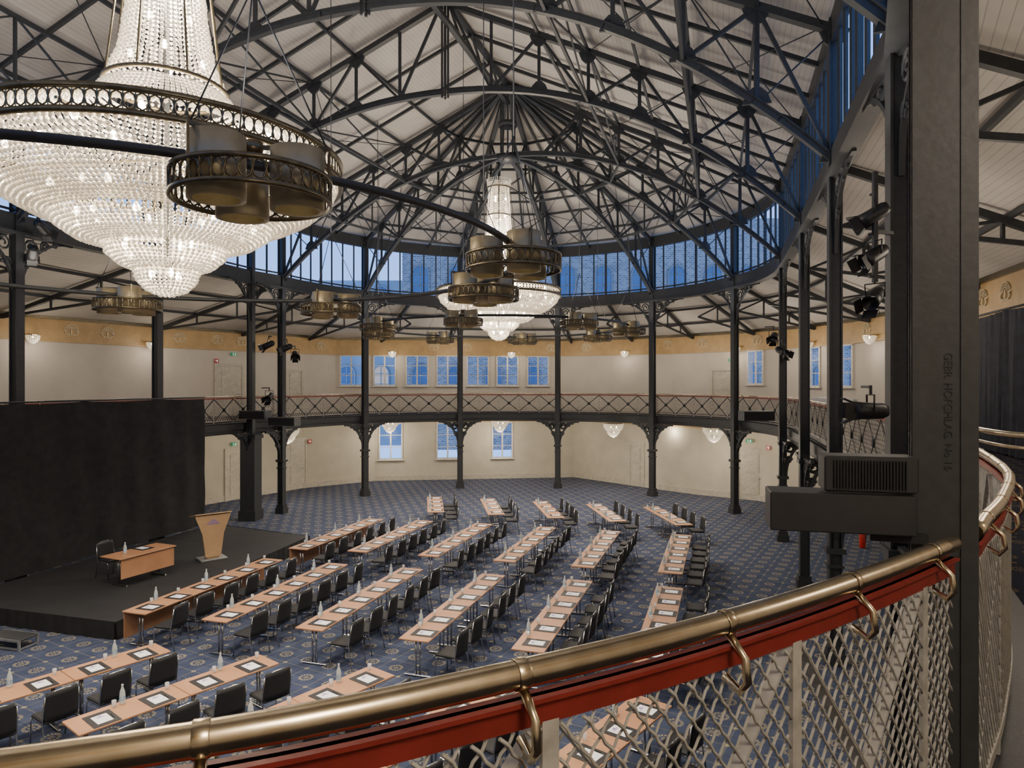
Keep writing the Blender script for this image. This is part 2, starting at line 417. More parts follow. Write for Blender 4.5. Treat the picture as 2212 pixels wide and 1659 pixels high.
# ------------------------------------------------------------ trusses
def bz(t): return 14.1-4.4*(1-t)**2.2
def tb(p,h,t): q=p.lerp(h,t); return V((q.x,q.y,bz(t)))
def tt(p,h,t): return roofpt(p,h,t,-.16)
NP=7
TE=[]
def truss(p,h):
    e=thing('roof_truss','dark steel lattice roof truss with arched lower chord','roof truss',(p.x,p.y,9.7),group='trusses carrying the hall roof')
    TE.append(e)
    d=(h-p).normalized(); up=V((-d.y,d.x,0)); L=(h-p).length
    m=MB(); m.beam(tt(p,h,0),tt(p,h,.99),.18,.15,); part('top_chord',m,STEEL,e)
    m=MB(); K=20
    for i in range(K):
        a,b=tb(p,h,i/K*.99),tb(p,h,(i+1.05)/K*.99)
        m.beam(a,b,.15,.13)
        m.beam(a+V((0,0,.075)),b+V((0,0,.075)),.25,.022)
    part('bottom_chord',m,STEEL,e)
    N=NP; nodes=[i/N for i in range(N)]
    last=6 if h==B else 7
    for i,t in enumerate(nodes):
        if i and i<=last-1: m=MB(); m.beam(tb(p,h,t),tt(p,h,t),.09,.08); part('strut',m,STEEL,e)
        if i<last:
            t2=min((i+1)/N,.985)
            m=MB()
            if i%2==0: m.beam(tb(p,h,t),tt(p,h,t2),.075,.075)
            else: m.beam(tt(p,h,t),tb(p,h,t2),.075,.075)
            part('diagonal_brace',m,STEEL,e)
        if i<3:
            m=MB()
            if i%2==1: m.beam(tb(p,h,t),tt(p,h,t2),.03,.03)
            else: m.beam(tt(p,h,t),tb(p,h,t2),.03,.03)
            part('tie_rod',m,STEEL,e)
        if i<6:
            for fn,sg in((tb,1),(tt,-1)):
                c=fn(p,h,t); dd=V((d.x,d.y,0)); z=V((0,0,1)); r=.28
                o2=[dd*-r,dd*-r*.7+z*sg*r*.75,dd*-.08+z*sg*r*1.15,dd*.08+z*sg*r*1.15,dd*r*.7+z*sg*r*.75,dd*r]
                m=MB(); vs=[c+o+up*.03 for o in o2]+[c+o-up*.03 for o in o2]
                m.add(vs,[tuple(range(6)),tuple(range(11,5,-1))]+[(i2,(i2+1)%6,6+(i2+1)%6,6+i2) for i2 in range(6)])
                part('gusset_plate',m,STEEL,e)
TR=[(LN,A),(C35,M2),(C340,M1)]+[(pol(B,9.8,p),B) for p in range(-75,106,30)]+[(H_,M1),(I_,M2),(J_,A)]
for p,h in TR: truss(p,h)
for i in range(len(TR)-1):
    (p,h),(q,k)=TR[i],TR[i+1]
    for t in(1/7,2/7,3/7,4/7,5/7):
        a0,a1,b0,b1=tb(p,h,t),tt(p,h,t),tb(q,k,t),tt(q,k,t)
        if (a1-b1).length<.6: continue
        full=t in(2/7,4/7)
        e=thing('purlin_truss' if full else 'roof_purlin','dark steel cross-braced purlin girder between roof trusses' if full else 'slim dark steel purlin spanning between roof trusses','purlin',tuple(a0),group='purlins between the roof trusses')
        m=MB();m.beam(a1,b1,.07,.1);part('top_chord',m,STEEL,e)
        if not full: continue
        m=MB();m.beam(a0,b0,.07,.09);part('bottom_chord',m,STEEL,e)
        K=2 if t<.5 else 1
        for j in range(K):
            f0,f1=j/K,(j+1)/K
            for u,w in((a0.lerp(b0,f0),a1.lerp(b1,f1)),(a1.lerp(b1,f0),a0.lerp(b0,f1))):
                m=MB();m.beam(u,w,.042,.042);part('cross_brace',m,STEEL,e)
            if j: m=MB();m.beam(a0.lerp(b0,f0),a1.lerp(b1,f0),.06,.06);part('strut',m,STEEL,e)
    for t0,t1 in((0.02,2/7),(2/7,4/7)):
        for(u,w) in((tt(p,h,t0),tt(q,k,t1)),(tt(q,k,t0),tt(p,h,t1))):
            m=MB();m.tube([u,w],.014,5); part('bracing_rod',m,STEEL,TE[i])
e=thing('ridge_girder','dark lattice ridge girder along the roof peak','girder',(B.x,B.y,14))
for z in(16.75,16.1):
    m=MB();m.beam((A.x,A.y,z),(B.x,B.y,z),.16,.14);part('chord',m,STEEL,e)
for j in range(16):
    p,q=A.lerp(B,j/16),A.lerp(B,(j+1)/16)
    m=MB();m.beam((p.x,p.y,16.1 if j%2 else 16.75),(q.x,q.y,16.75 if j%2 else 16.1),.07,.07);part('diagonal_brace',m,STEEL,e)
for h in(B,M1,M2,A):
    m=MB(); r=.26 if h==B else .09
    for a in range(8 if h==B else 4): 
        an=a*pi/4 if h==B else a*pi/2
        m.beam((h.x+r*cos(an),h.y+r*sin(an),13.95),(h.x+r*cos(an),h.y+r*sin(an),16.8),.06,.06)
    part('king_post',m,STEEL,e)
    if h==B:
        m=MB().lathe([(0,13.85),(.4,13.9),(.4,14.05),(0,14.1)],16,(h.x,h.y,0));part('lower_collar',m,STEEL,e)
        m=MB().lathe([(0,15.2),(.36,15.2),(.36,15.35),(0,15.35)],16,(h.x,h.y,0));part('middle_collar',m,STEEL,e)
# ------------------------------------------------------------ columns
def curvebr(c,t,z0,z1,reach,w=.07,th=.07,tr=.022):
    m=MB(); T=V((t.x,t.y,0)); C=V((c.x,c.y,0)); N_=V((-t.y,t.x,0)); H=z1-z0
    prev=None
    for i in range(11):
        a=i/10*pi/2; p=C+T*(.1+(reach-.1)*(1-cos(a)))+V((0,0,z0+H*sin(a)))
        if prev: m.beam(prev,p,w,th,up=N_)
        prev=p
    def scroll(cx,cz,r,s=1,turn=1.6):
        pts=[]
        for i in range(16):
            a=i/15*turn*2*pi; rr=r*(1-.75*i/15); pts.append(C+T*(cx+rr*cos(a)*s)+V((0,0,cz+rr*sin(a))))
        m.tube(pts,tr*(1+H*.3),4)
    scroll(.1+reach*.17,z1-H*.2,H*.15); scroll(.1+reach*.42,z1-H*.13,H*.10); scroll(.1+reach*.10,z1-H*.52,H*.09); scroll(reach*.68,z1-H*.07,H*.05)
    m.beam(C+T*.1+V((0,0,z1-.03)),C+T*reach+V((0,0,z1-.03)),w,.05)
    return m
def column(c,h,big=False,near=False,thick=False,dd=None):
    d=dd or (h-c).normalized()
    t=V((-d.y,d.x)); w=.25 if not near else .19
    lab='dark grey riveted iron column rising through the gallery' if not near else 'dark grey riveted steel column with raised maker lettering beside brass rail'
    e=thing('iron_column',lab,'column',(c.x,c.y,0),group='iron columns around the hall')
    mt=STEELN if near else STEEL
    R=Matrix(((t.x,d.x,0),(t.y,d.y,0),(0,0,1)))
    m=MB(); H=12.45
    C=V((c.x,c.y,0)); dp=w if not near else .12
    for s in(-1,1): m.box(C+R@V((0,s*dp*.42,H/2)),(w,.03 if not near else .012,H),M=R)
    m.box(C+V((0,0,H/2)),(w*.62,dp*.8,H),M=R)
    if near:
        for s in(-1,1): m.box(C+R@V((s*w*.36,-dp*.42-.008,H/2)),(w*.24,.010,H),M=R)
    part('shaft',m,mt,e)
    m=MB(); m.box(C+V((0,0,.12)),(w*1.5,w*1.5,.24),M=R); m.box(C+V((0,0,.3)),(w*1.25,w*1.25,.12),M=R); part('base_plate',m,mt,e)
    m=MB(); m.box(C+V((0,0,3.36)),(w*1.5,w*1.25,.1),M=R); m.box(C+V((0,0,2.2)),(w*1.4,w*1.4,.10),M=R); m.box(C+V((0,0,1.9)),(w*1.2,w*1.2,.05),M=R); part('collar',m,mt,e)
    if not near:
        for tv in(t,-t):
            part('gallery_bracket',curvebr(c,tv,2.2,3.46,1.12,.09,.075,.034),STEEL,e)
            part('roof_bracket',curvebr(c,tv,7.9,9.4,1.7,.07),STEEL,e)
        part('gallery_bracket',curvebr(c,d*-1,2.2,3.44,.9,.09,.075,.034),STEEL,e)
    if thick:
        m=MB(); m.box(C+V((0,0,1.7)),(.6,.6,3.4),M=R); m.box(C+V((0,0,.2)),(.7,.7,.4),M=R); m.box(C+V((0,0,3.3)),(.7,.7,.14),M=R); part('pier_casing',m,STEEL,e)
    if near:
        rv=MB().lathe([(.012,0),(.011,.006),(.007,.011),(.0005,.012)],10,axis='Z'); rm=M_(rv,'rivet',mt)
        F=R@Matrix(((1,0,0),(0,0,-1),(0,1,0)))
        for k in range(24):
            z=4.0+k*.125
            for s in(-.36,.36):
                p=R@V((w*s,-dp*.42-.013,z)); o=put('rivet',rm,None,e,p); o.rotation_euler=F.to_euler()
    return e,R,d,dp
for p,h in TR:
    column(p,h)
column(C540,B,thick=True)
eL,RL,dL,dpL=column(L_,A,near=True,dd=V((.45,.893)))
cu=bpy.data.curves.new('maker_lettering','FONT'); cu.body='GEBR. HOFGHLAG. No 16'; cu.size=.034; cu.extrude=.002; cu.align_x='CENTER'
lt=bpy.data.objects.new('raised_lettering',cu); COL.objects.link(lt); lt.parent=eL
ex=V((0,0,-1)); ez=-V((dL.x,dL.y,0)); ey=ez.cross(ex)
lt.matrix_local=Matrix.Translation(RL@V((0,-dpL*.42-.007,5.31)))@Matrix((( ex.x,ey.x,ez.x),(ex.y,ey.y,ez.y),(ex.z,ey.z,ez.z))).to_4x4()
cu.materials.append(GREYB)
for(p,h) in TR+[(pol(B,9.8,q),B) for q in range(-60,105,30)]:
    d=(p-h).normalized(); t=ray(GW,p,d)[0]-.12; D=V((d.x,d.y,0)); C=V((p.x,p.y,0))
    f=lambda s,z:C+D*(.15+(t-.15)*s)+V((0,0,z))
    zt=lambda s:9.55-1.75*s
    e=thing('gallery_roof_truss','light dark steel truss under the sloping gallery roof','roof truss',(p.x,p.y,8),group='trusses of the gallery roof')
    m=MB();m.beam(f(0,zt(0)),f(1,zt(1)),.12,.14);part('rafter_bar',m,STEEL,e)
    m=MB();m.beam(f(0,8.45),f(1,7.78),.07,.09);part('tie_bar',m,STEEL,e)
    for s0,s1 in((.0,.33),(.33,.33),(.33,.66),(.66,.66)):
        m=MB();m.beam(f(s0,8.45-.67*s0),f(s1,zt(s1)),.06,.06);part('strut',m,STEEL,e)
for f_ in(.33,.66):
    m=MB()
    for i in range(n):
        a,b=lo[i];c,d=lo[(i+1)%n];p=a.lerp(b,f_);q=c.lerp(d,f_);z=9.7-1.75*f_-.1
        m.beam((p.x,p.y,z),(q.x,q.y,z),.08,.1)
    struct('trim_%d'%(10 if f_<.5 else 11),m,STEEL)
# ------------------------------------------------------------ railing bays
nr=len(RAIL)
LR=V((1.45,2.20))
stops=[C35,C340,pol(B,9.8,-75)]+[pol(B,9.8,p) for p in range(-45,106,30)]+[H_,I_,J_,LR,V((-2.2,.5))]
ri=[min(range(nr),key=lambda i:(RAIL[i]-c).length) for c in stops]
for b in range(len(stops)-1):
    P=RAIL[ri[b]:ri[b+1]+1]; near=b>=len(stops)-3
    if b==len(stops)-3: P=P[:-1]
    if b==len(stops)-2: P=P[1:]
    L=plen(P)
    c0=P[0]
    e=thing('gallery_railing','brass handrail over red band with cream wire mesh and crossed bars','railing',(c0.x,c0.y,3.87),group='railing around the gallery')
    part('handrail',MB().tube([(p.x,p.y,4.9) for p in P],.025,16 if near else 7),BRASS,e)
    m=MB(); strip(P,4.806,4.858,-.006,.006,False,m); strip(P,4.85,4.858,-.02,.02,False,m); part('red_band',m,RED,e)
    MM=MESHM if near else MESHF
    m=MB(); strip(P,3.95,3.99,-.012,.012,False,m); part('bottom_rail',m,MM,e)
    k=max(1,round(L/(.70 if near else 1.0))); pit=.052 if near else .12; hz=.82; sl=1.25
    PS=[L*j/k for j in range(k+1)]
    if b==len(stops)-2: PS=[.24]+[.24+.69*j for j in range(1,8) if .24+.69*j<L-.3]+[L]
    for sp_ in PS:
        p=along(P,sp_); q=along(P,sp_+.02) if sp_<L-.03 else p+(p-along(P,L-.02))
        tv=(q-p).normalized(); nv=V((-tv.y,tv.x,0)); C=V((p.x,p.y,0))
        m=MB(); m.beam(C+V((0,0,3.872)),C+V((0,0,4.81)),.034,.012,up=nv); part('post',m,MM,e)
    clips=PS if not near else [L*(j+.35)/max(1,round(L/.5)) for j in range(max(1,round(L/.5)))]
    for sp_ in clips:
        p=along(P,sp_); q=along(P,sp_+.02) if sp_<L-.03 else p+(p-along(P,L-.02))
        tv=(q-p).normalized(); nv=V((-tv.y,tv.x,0)); C=V((p.x,p.y,0)); sd=-1 if not near else 1
        m=MB(); m.tube([C+V((0,0,4.79)),C+nv*.04*sd+V((0,0,4.77)),C+nv*.058*sd+V((0,0,4.795)),C+nv*.052*sd+V((0,0,4.84)),C+nv*.012*sd+V((0,0,4.878))],.009,8)
        m.lathe([(.0265,-.012),(.0275,-.010),(.0275,.010),(.0265,.012)],14,axis='X'); 
        kk=14*4; rot=Matrix.Rotation(math.atan2(tv.y,tv.x),3,'Z')
        for i2 in range(len(m.v)-kk,len(m.v)): m.v[i2]=tuple(rot@V(m.v[i2])+C+V((0,0,4.9)))
        part('rail_bracket',m,BRASS,e)
    bays=list(zip(PS[:-1],PS[1:]))
    if PS[0]>0: bays=[(0,PS[0])]+bays
    for(sa,sb) in bays:
        s0,s1=sa+.02,sb-.02; W=s1-s0
        def at(s,z,off=0):
            p=along(P,s0+s) if near else along(P,s0).lerp(along(P,s1),s/W); 
            if off:
                tv=(along(P,s0+min(s+.03,W))-along(P,s0+max(s-.03,0))).normalized(); return V((p.x-tv.y*off,p.y+tv.x*off,3.98+z))
            return V((p.x,p.y,3.98+z))
        if W>.4:
            for u,w in(((0,0),(W,hz)),((0,hz),(W,0))):
                m=MB(); Q=8 if near else 2
                for i2 in range(Q):
                    a=at(u[0]+(w[0]-u[0])*i2/Q,u[1]+(w[1]-u[1])*i2/Q,-.012);bb=at(u[0]+(w[0]-u[0])*(i2+1)/Q,u[1]+(w[1]-u[1])*(i2+1)/Q,-.012)
                    tv=(bb-a); nv=V((-tv.y,tv.x,0))
                    m.beam(a,bb,.008,.034,up=nv) if near else m.beam(a,bb,.04,.008,up=nv)
                part('crossed_bar',m,MM if near else STEEL,e)
        if not near:
            m=MB(); c=at(W/2,hz/2,-.02); tv=(along(P,s0+W/2+.03)-along(P,s0+W/2-.03)); an=math.atan2(tv.y,tv.x)
            m.lathe([(0.0,-.02),(.07,-.02),(.08,0),(.07,.02),(0,.02)],12,axis='Y'); m.xf(Matrix.Translation(c)@Matrix.Rotation(an,4,'Z')); part('rosette',m,STEEL,e)
        m=MB(); r=.0038 if near else .009
        for sg in(1,-1):
            q0=-hz/sl if sg>0 else 0; q1=W if sg>0 else W+hz/sl; x=q0+pit/2
            while x<q1:
                if sg>0: za=max(0,-x*sl); zb=min(hz,(W-x)*sl)
                else: za=max(0,(x-W)*sl); zb=min(hz,x*sl)
                if zb-za>.02:
                    if near:
                        Q=max(2,int((zb-za)/.0155)); pts=[]
                        for i2 in range(Q+1):
                            z=za+(zb-za)*i2/Q; s=x+sg*z/sl; ph=z*2*pi/(pit*sl)*2
                            s=min(W,max(0,s+.0026*sin(ph))); pts.append(at(s,z,.004*sg))
                        m.tube(pts,r,4)
                    else: m.beam(at(min(W,max(0,x+sg*za/sl)),za),at(min(W,max(0,x+sg*zb/sl)),zb),r*2,r*2)
                x+=pit
        part('wire_mesh',m,MM,e,kind='stuff')
# ------------------------------------------------------------ chandeliers
def bead(m,p,r):
    x,y,z=p; vs=[(x,y,z+r*1.15)]+[(x+r*cos(a*pi/3),y+r*sin(a*pi/3),z+r*.35) for a in range(6)]+[(x+r*cos(a*pi/3+.5),y+r*sin(a*pi/3+.5),z-r*.35) for a in range(6)]+[(x,y,z-r*1.15)]
    fs=[(0,1+k,1+(k+1)%6) for k in range(6)]+[(13,7+(k+1)%6,7+k) for k in range(6)]+[(1+k,7+k,7+(k+1)%6,1+(k+1)%6) for k in range(6)]
    m.add(vs,fs)
def beadrev(prof,nstr,sp,r,jit=0):
    m=MB(); pts=[];acc=0
    for i in range(len(prof)-1):
        (r0,z0),(r1,z1)=prof[i],prof[i+1]; L=math.hypot(r1-r0,z1-z0); d=acc
        while d<L: f=d/L; pts.append((r0+(r1-r0)*f,z0+(z1-z0)*f)); d+=sp
        acc=d-L
    for k,(rr,z) in enumerate(pts):
        ns=nstr
        while ns>8 and 2*pi*rr/ns<r*1.9: ns=int(ns*.75)
        for a in range(ns):
            an=2*pi*a/ns; q=rr+random.uniform(-.008,.008)
            bead(m,(q*cos(an),q*sin(an),z),r)
    return m
def pierced(R,z0,z1,num,m=None,rad_=.006):
    m=m or MB()
    t=.012
    for z in(z0,z1): m.lathe([(R-t,z-.018),(R+t,z-.018),(R+t,z+.018),(R-t,z+.018),(R-t,z-.018)],64)
    c=(z1+z0)/2;h=(z1-z0)/2-.018
    for k in range(num):
        a=2*pi*k/num; w=2*pi*R/num/2
        pts=[]
        for j in range(8):
            b=j*pi/4; aa=a+w*cos(b)/R; pts.append((R*cos(aa),R*sin(aa),c+h*sin(b)))
        m.tube(pts,rad_,4,True)
        aa=a+w/R; m.beam((R*cos(aa),R*sin(aa),z0),(R*cos(aa),R*sin(aa),z1),.012,.008)
    return m
def tiers():
    P=[]
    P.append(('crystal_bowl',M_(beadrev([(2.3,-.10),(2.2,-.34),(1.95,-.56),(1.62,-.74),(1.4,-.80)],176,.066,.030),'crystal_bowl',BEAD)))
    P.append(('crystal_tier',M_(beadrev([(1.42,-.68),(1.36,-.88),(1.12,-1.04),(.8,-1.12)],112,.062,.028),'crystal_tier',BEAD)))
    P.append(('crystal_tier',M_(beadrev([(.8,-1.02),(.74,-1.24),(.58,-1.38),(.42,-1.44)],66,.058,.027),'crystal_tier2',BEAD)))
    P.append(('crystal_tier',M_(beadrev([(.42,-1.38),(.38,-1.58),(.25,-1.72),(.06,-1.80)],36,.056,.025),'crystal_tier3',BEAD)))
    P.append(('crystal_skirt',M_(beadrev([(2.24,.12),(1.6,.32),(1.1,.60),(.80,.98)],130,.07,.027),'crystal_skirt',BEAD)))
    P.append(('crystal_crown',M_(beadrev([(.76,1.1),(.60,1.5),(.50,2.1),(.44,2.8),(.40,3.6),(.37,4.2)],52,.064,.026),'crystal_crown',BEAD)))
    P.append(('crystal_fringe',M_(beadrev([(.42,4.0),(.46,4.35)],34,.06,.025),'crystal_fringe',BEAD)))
    m=pierced(2.35,-.11,.11,120,rad_=.012)
    for z in(-.13,.13): m.lathe([(2.31,z-.025),(2.38,z-.025),(2.38,z+.025),(2.31,z+.025),(2.31,z-.025)],96)
    P.append(('pierced_brass_hoop',M_(m,'hoop',ABRASS)))
    m=MB()
    for R,z in((.79,1.06),(.44,4.0),(.42,2.95),(1.42,-.66),(.8,-1.0),(.42,-1.36)): m.lathe([(R-.02,z-.02),(R+.02,z-.02),(R+.02,z+.02),(R-.02,z+.02),(R-.02,z-.02)],40)
    for k in range(8):
        a=k*pi/4; m.beam((.05*cos(a),.05*sin(a),.1),(2.32*cos(a),2.32*sin(a),0),.03,.03)
        m.beam((.42*cos(a),.42*sin(a),4.0),(.77*cos(a),.77*sin(a),1.06),.02,.02)
    P.append(('inner_frame',M_(m,'frame',ABRASS)))
    m=MB(); m.tube([(0,0,-1.4),(0,0,5.0)],.035,8); P.append(('hanging_rod',M_(m,'rod',STEEL)))
    bl=MB(); bl.lathe([(.001,-.055),(.035,-.035),(.042,0),(.025,.05),(.001,.07)],8); bm=M_(bl,'bulb',BULB)
    for R,z,k in((2.05,-.30,16),(1.55,-.62,12),(1.15,-.85,8),(.6,-1.2,5),(.2,-1.5,3),(.45,1.5,4),(.36,2.2,4),(.3,2.9,3),(.26,3.6,3),(1.9,.1,8),(1.1,.42,6)):
        for j in range(k):
            a=2*pi*(j+.3)/k+z; P.append(('bulb',bm,(R*cos(a),R*sin(a),z)))
    return P
TI=tiers()
WARM=(1,.87,.70)
def light(name,typ,loc,en,col=WARM,par=None,size=.2,rot=None,angle=None,blend=.6):
    l=bpy.data.lights.new(name,typ); l.energy=en; l.color=col
    if typ=='AREA': l.size=size; l.shape='DISK'
    else: l.shadow_soft_size=size
    if typ=='SPOT': l.spot_size=rad(angle or 90); l.spot_blend=blend
    o=bpy.data.objects.new(name,l); COL.objects.link(o); o.location=loc
    if rot:o.rotation_euler=rot
    if par:o.parent=par
    return o
CH=[(-4.8,9.5,8.42),(-.5,26.0,8.85)]
for k,(x,y,z) in enumerate(CH):
    e=kit('crystal_chandelier','huge tiered crystal chandelier with pierced brass hoop, lit','chandelier',TI,(x,y,z),group='crystal chandeliers in the hall')
    light('chandelier_light','POINT',(0,0,-.3),1700,par=e,size=1.2)
    light('chandelier_light','POINT',(0,0,2.4),550,par=e,size=.4)
sh=MB(); sh.lathe([(.17,-.38),(.212,-.38),(.212,.10),(.19,.105),(.02,.105)],28); sh.lathe([(.205,-.38),(.20,.08),(.02,.09)],28)
SHm=M_(sh,'lamp_shade',LBRASS)
inr=MB().lathe([(.0,-.1),(.15,-.1)],16); INm=M_(inr,'lamp_lens',SHINE)
bd=pierced(.605,-.31,-.13,40,rad_=.009); BDm=M_(bd,'pierced_band',ABRASS)
cb=MB(); 
for k in range(3):
    a=pi/3+k*2*pi/3; cb.beam((0,0,.12),(.6*cos(a),.6*sin(a),.12),.03,.03); cb.beam((.6*cos(a),.6*sin(a),.13),(.6*cos(a),.6*sin(a),-.2),.02,.02)
cb.lathe([(0,.06),(.08,.06),(.08,.16),(0,.16)],12); CBm=M_(cb,'cross_frame',ABRASS)
def cluster(x,y,z,rz,zt=13.0):
    parts=[('pierced_band',BDm),('cross_frame',CBm)]
    for an in(pi/3,pi,-pi/3):
        parts.append(('lamp_shade',SHm,(.35*cos(an),.35*sin(an),0)))
        parts.append(('lamp_lens',INm,(.35*cos(an),.35*sin(an),0)))
    c=MB()
    for a in range(3):
        an=a*2*pi/3+pi/3; c.tube([(.58*cos(an),.58*sin(an),.13),(.0,.0,1.4)],.007,4)
    c.tube([(0,0,1.4),(0,0,zt-z)],.01,4)
    parts.append(('suspension_cable',M_(c,'cable',STEEL)))
    e=kit('pendant_lamp_cluster','satin brass cylinder downlights in a pierced brass band','pendant lamp',parts,(x,y,z),rz,group='brass downlight clusters on the lighting rings')
    light('downlight','SPOT',(0,0,-.42),1000,par=e,size=.5,angle=140,rot=(0,0,0),blend=.8)
    light('roof_fill','SPOT',(0,0,.55),300,(1,.91,.80),par=e,size=.5,angle=165,rot=(pi,0,0),blend=1)  # added upward fill that evens the roof lighting; the cluster has only downlights
def ringz(p):
    best=1e9
    for i in range(21):
        q=A.lerp(B,i/20); best=min(best,(q-V(p)).length)
    return ZR1-(ZR1-ZR0)*min(1,best/9.8)-1.0
for(cx,cy,cz,angs) in((-4.8,9.5,7.17,(-56,-9,28,78,125,170,215,260)),(-.5,26.0,7.55,[-57+45*k for k in range(8)])):
    m=MB().tube([(4.88*cos(a*pi/48),4.88*sin(a*pi/48),0) for a in range(96)],.04,8,True)
    thing('lighting_ring','large circular dark steel pipe carrying brass downlight clusters','lighting ring',(cx,cy,cz-.02),group='circular lighting pipes',mb=m,mat=STEEL)
    for a in angs:
        a=rad(a); x,y=cx+4.88*cos(a),cy+4.88*sin(a)
        cluster(x,y,cz,a,ringz((x,y)))
# ------------------------------------------------------------ furniture kit
def rbox(m,c,d,bv=.01):
    x,y,z=d[0]/2,d[1]/2,d[2]/2; b=bv
    def ringp(ix,iy,zz): return [(-ix+b,-iy,zz),(ix-b,-iy,zz),(ix,-iy+b,zz),(ix,iy-b,zz),(ix-b,iy,zz),(-ix+b,iy,zz),(-ix,iy-b,zz),(-ix,-iy+b,zz)]
    L=[ringp(x-b,y-b,-z),ringp(x,y,-z+b),ringp(x,y,z-b),ringp(x-b,y-b,z)]
    vs=[V(p)+V(c) for r in L for p in r]; fs=[tuple(range(7,-1,-1)),tuple(range(24,32))]
    for i in range(3):
        for k in range(8): fs.append((i*8+k,i*8+(k+1)%8,(i+1)*8+(k+1)%8,(i+1)*8+k))
    m.add(vs,fs); return m
def chair_parts(frame=CHROME,fab=BLACKF):
    P=[]
    m=rbox(MB(),(0,0,.455),(.45,.46,.06),.018); P.append(('seat',M_(m,'seat',fab)))
    m=MB(); vs=[];fs=[];K=8
    for th in(0,.035):
        for j in range(7):
            z=.47+j*.072
            for i in range(K+1):
                u=-1+2*i/K; hw=.225*(1-.12*max(0,(j-4)/2)**2)
                x=.19+.10*(z-.46)+.035*(1-u*u)+th-.01; vs.append((x,u*hw,z))
    W=K+1; o=W*7
    for j in range(6):
        for i in range(K):
            a=j*W+i; fs.append((a,a+W,a+W+1,a+1)); fs.append((o+a,o+a+1,o+a+W+1,o+a+W))
    for i in range(K): fs.append((i,i+1,o+i+1,o+i)); a=6*W+i; fs.append((a+1,a,o+a,o+a+1))
    for j in range(6): a=j*W; fs.append((a+W,a,o+a,o+a+W)); a+=K; fs.append((a,a+W,o+a+W,o+a))
    m.add(vs,fs,True); P.append(('backrest',M_(m,'backrest',fab)))
    for s in(-1,1):
        m=MB().tube([(-.22,s*.235,.0),(-.2,s*.235,.38),(-.18,s*.235,.43)],.011,6); P.append(('leg',M_(m,'leg_f',frame)))
        m=MB().tube([(.27,s*.235,.0),(.2,s*.235,.38),(.19,s*.235,.46),(.215,s*.235,.6),(.25,s*.225,.85)],.011,6); P.append(('leg',M_(m,'leg_b',frame)))
    m=MB().tube([(.25,-.225,.85),(.262,-.1,.90),(.265,0,.905),(.262,.1,.90),(.25,.225,.85)],.011,6); P.append(('back_rail',M_(m,'back_rail',frame)))
    m=MB().tube([(-.18,-.235,.425),(-.18,.235,.425),(.17,.235,.425),(.17,-.235,.425)],.01,6,True)
    P.append(('seat_frame',M_(m,'seat_frame',frame)))
    return P
CHAIR=chair_parts()
def table_parts(L,modesty=False,wood=WOOD,D=.6):
    P=[('table_top',M_(rbox(MB(),(0,0,.735),(D,L-.01,.03),.006),'table_top',wood))]
    for s in(-1,1):
        m=MB(); y=s*(L/2-.2)
        m.tube([(-.04,y,.03),(-.04,y,.71)],.018,8); m.tube([(.04,y,.03),(.04,y,.71)],.018,8)
        m.box((0,y,.712),(D*.8,.05,.016)); rbox(m,(0,y,.025),(D*.92,.05,.03),.008)
        for x in(-D*.43,D*.43): m.lathe([(.0,0),(.02,0),(.02,.012),(0,.012)],8,(x,y,0))
        P.append(('leg',M_(m,'table_leg',CHROME)))
    m=MB().beam((0,-L/2+.2,.69),(0,L/2-.2,.69),.03,.03); P.append(('stretcher',M_(m,'stretcher',CHROME)))
    if modesty: P.append(('modesty_panel',M_(MB().box((-D/2+.03,0,.45),(.018,L-.06,.54)),'modesty_panel',wood)))
    return P
TAB={(1.5,False):table_parts(1.5),(1.5,True):table_parts(1.5,True),(1.7,False):table_parts(1.7)}
PAD=[('desk_pad',M_(MB().box((0,0,.003),(.45,.35,.006)),'desk_pad',LEATH)),
     ('paper_sheet',M_(MB().box((.01,0,.0075),(.275,.20,.003)),'paper_sheet',PAPER)),
     ('printed_emblem',M_(MB().add([(-.07,-.05,.0094),(-.05,-.05,.0094),(-.05,.05,.0094),(-.07,.05,.0094)],[(0,1,2,3)]).add([(-.10,-.015,.0094),(-.075,-.025,.0094),(-.075,.025,.0094),(-.10,.015,.0094)],[(0,1,2,3)]).add([(-.04,-.07,.0094),(-.035,-.07,.0094),(-.035,.07,.0094),(-.04,.07,.0094)],[(0,1,2,3)]),'printed_emblem',PURP)),
     ('pen',M_(MB().tube([(-.05,.135,.012),(.09,.12,.012)],[.004,.005],6),'pen',PLAS))]
BOT=[('bottle_body',M_(MB().lathe([(.001,0),(.037,.001),(.039,.02),(.039,.14),(.036,.165),(.033,.185),(.015,.235),(.014,.265),(.001,.266)],12),'bottle_body',GLASSB)),
     ('bottle_label',M_(MB().lathe([(.040,.05),(.040,.125)],12),'bottle_label',LABELM)),
     ('bottle_cap',M_(MB().lathe([(.016,.258),(.016,.284),(.001,.286)],10),'bottle_cap',ALU))]
GLm=M_(MB().lathe([(.001,.002),(.026,.001),(.033,.10),(.031,.10),(.025,.01),(.001,.01)],12),'glass',GLASSG)
